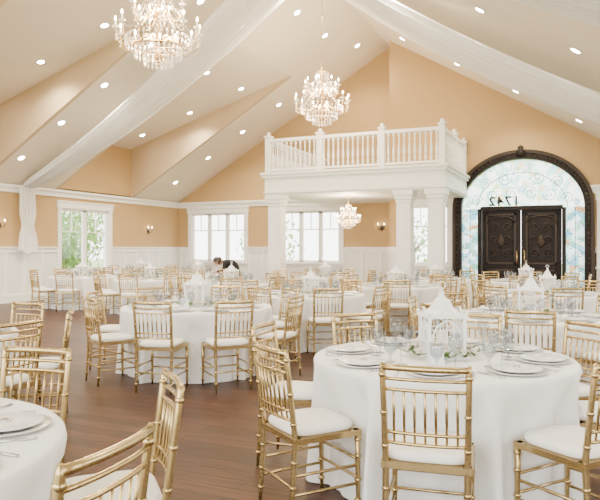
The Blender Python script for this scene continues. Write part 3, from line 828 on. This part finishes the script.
HM = Matrix.Translation((-.53, 0, 1.08)) @ Matrix.Rotation(radians(-70), 4, 'Y')
prof = [(.01, -.125), (.035, -.115), (.055, -.085), (.068, -.04), (.075, .01), (.078, .05), (.065, .09), (.035, .115), (.005, .122)]
b.lathe(prof, M_SKIN, 18, M=HM, sx=1.15)
b.lathe([(.006, -.02), (.016, -.012), (.009, .02), (.004, .04)], M_SKIN, 8, (-.092, 0, 0), M=HM)
for s in (-1, 1):
    b.ball(tuple(HM @ Vector((-.078, s * .03, .015))), .011, M_CHINA, 6); b.ball(tuple(HM @ Vector((-.087, s * .03, .015))), .006, M_HAIR, 6)
    b.ball(tuple(HM @ Vector((0, s * .08, -.005))), .022, M_SKIN, 6)
b.tube([tuple(HM @ Vector((-.074, y, -.06))) for y in (-.022, 0, .022)], .006, pmat('lips', (.5, .2, .18)), 6)
b.lathe([(.084, -.08), (.094, -.02), (.094, .05), (.08, .1), (.04, .13), (.005, .138)], M_HAIR, 18, (.03, 0, 0), M=HM, sx=1.0)
b.ball(tuple(HM @ Vector((.10, 0, -.02))), .05, M_HAIR, 8)
h = b.obj('head'); h.parent = person
for s, w in ((-1, (-.52, -.17, .82)), (1, (-.53, .16, .82))):
    pp = [w, (w[0] - .05, w[1], w[2] - .01), (w[0] - .09, w[1], w[2] - .015)]; ee = [(0, 1), (1, 2)]; rr = [(.02, .024), (.016, .034), (.012, .036)]
    skin_obj('palm', pp, ee, rr, M_SKIN, 0, person, 1)
    for f in range(4):
        fy = w[1] + (-.027 + .018 * f); L = (.075, .085, .08, .062)[f]
        skin_obj('finger', [(w[0] - .085, fy, w[2] - .015), (w[0] - .085 - L * .55, fy, w[2] - .015), (w[0] - .085 - L * .9, fy, w[2] - .035)], [(0, 1), (1, 2)], [.009, .008, .007], M_SKIN, 0, person, 1)
    skin_obj('thumb', [(w[0] - .03, w[1] - s * .02, w[2] - .01), (w[0] - .06, w[1] - s * .05, w[2] - .02), (w[0] - .09, w[1] - s * .058, w[2] - .035)], [(0, 1), (1, 2)], [.012, .01, .008], M_SKIN, 0, person, 1)

# ------------------------------------------------------------------ outside planting
def tree(x, y, h, rad, seed, n=1500):
    rnd = random.Random(seed); b = MB()
    b.tube([(0, 0, -.15), (.05, 0, h * .3), (0, .05, h * .6)], [.16, .12, .07], M_BARK, 8)
    for i in range(6):
        a = i * 1.05; b.tube([(0, 0, h * .4), (rad * .5 * cos(a), rad * .5 * sin(a), h * .65)], [.06, .02], M_BARK, 5)
    for i in range(n):
        u = Vector((rnd.gauss(0, 1), rnd.gauss(0, 1), rnd.gauss(0, 1))).normalized() * rad * (rnd.random() ** .4)
        c = Vector((0, 0, h * .55)) + Vector((u.x, u.y, u.z * h * .5 / rad)); l = rnd.uniform(.08, .16)
        R = Matrix.Translation(c) @ Matrix.Rotation(rnd.random() * 6.28, 4, 'Z') @ Matrix.Rotation(rnd.uniform(-1.2, 1.2), 4, 'Y')
        b.add([(0, 0, 0), (l, -l * .5, 0), (2 * l, 0, 0), (l, l * .5, 0)], [(0, 1, 2, 3)], M_TREE, True, R)
    b.obj('tree', (x, y, 0))
tree(-21.5, 21.5, 4.2, 2.0, 1, 2200); tree(-23, 25, 4.5, 2.0, 2, 2200); tree(-19, 19.5, 2.4, 1.0, 3, 1200)
tree(-15, 30, 3.0, 1.8, 4, 700); tree(-8, 32, 3.0, 1.6, 5, 600)

# ------------------------------------------------------------------ world + daylight
w = bpy.data.worlds.new('World'); scene.world = w; w.use_nodes = True
bg = w.node_tree.nodes['Background']; bg.inputs[0].default_value = (1.0, .975, .935, 1); bg.inputs[1].default_value = 8.0

# ------------------------------------------------------------------ camera
cam = bpy.data.cameras.new('camera'); co = bpy.data.objects.new('camera', cam); COL.objects.link(co)
co.location = (0, 0, 1.45); co.rotation_euler = (pi / 2, 0, YAW)
cam.sensor_width = 36; cam.lens = 38.4; cam.shift_y = -0.0033; cam.clip_end = 200
scene.camera = co
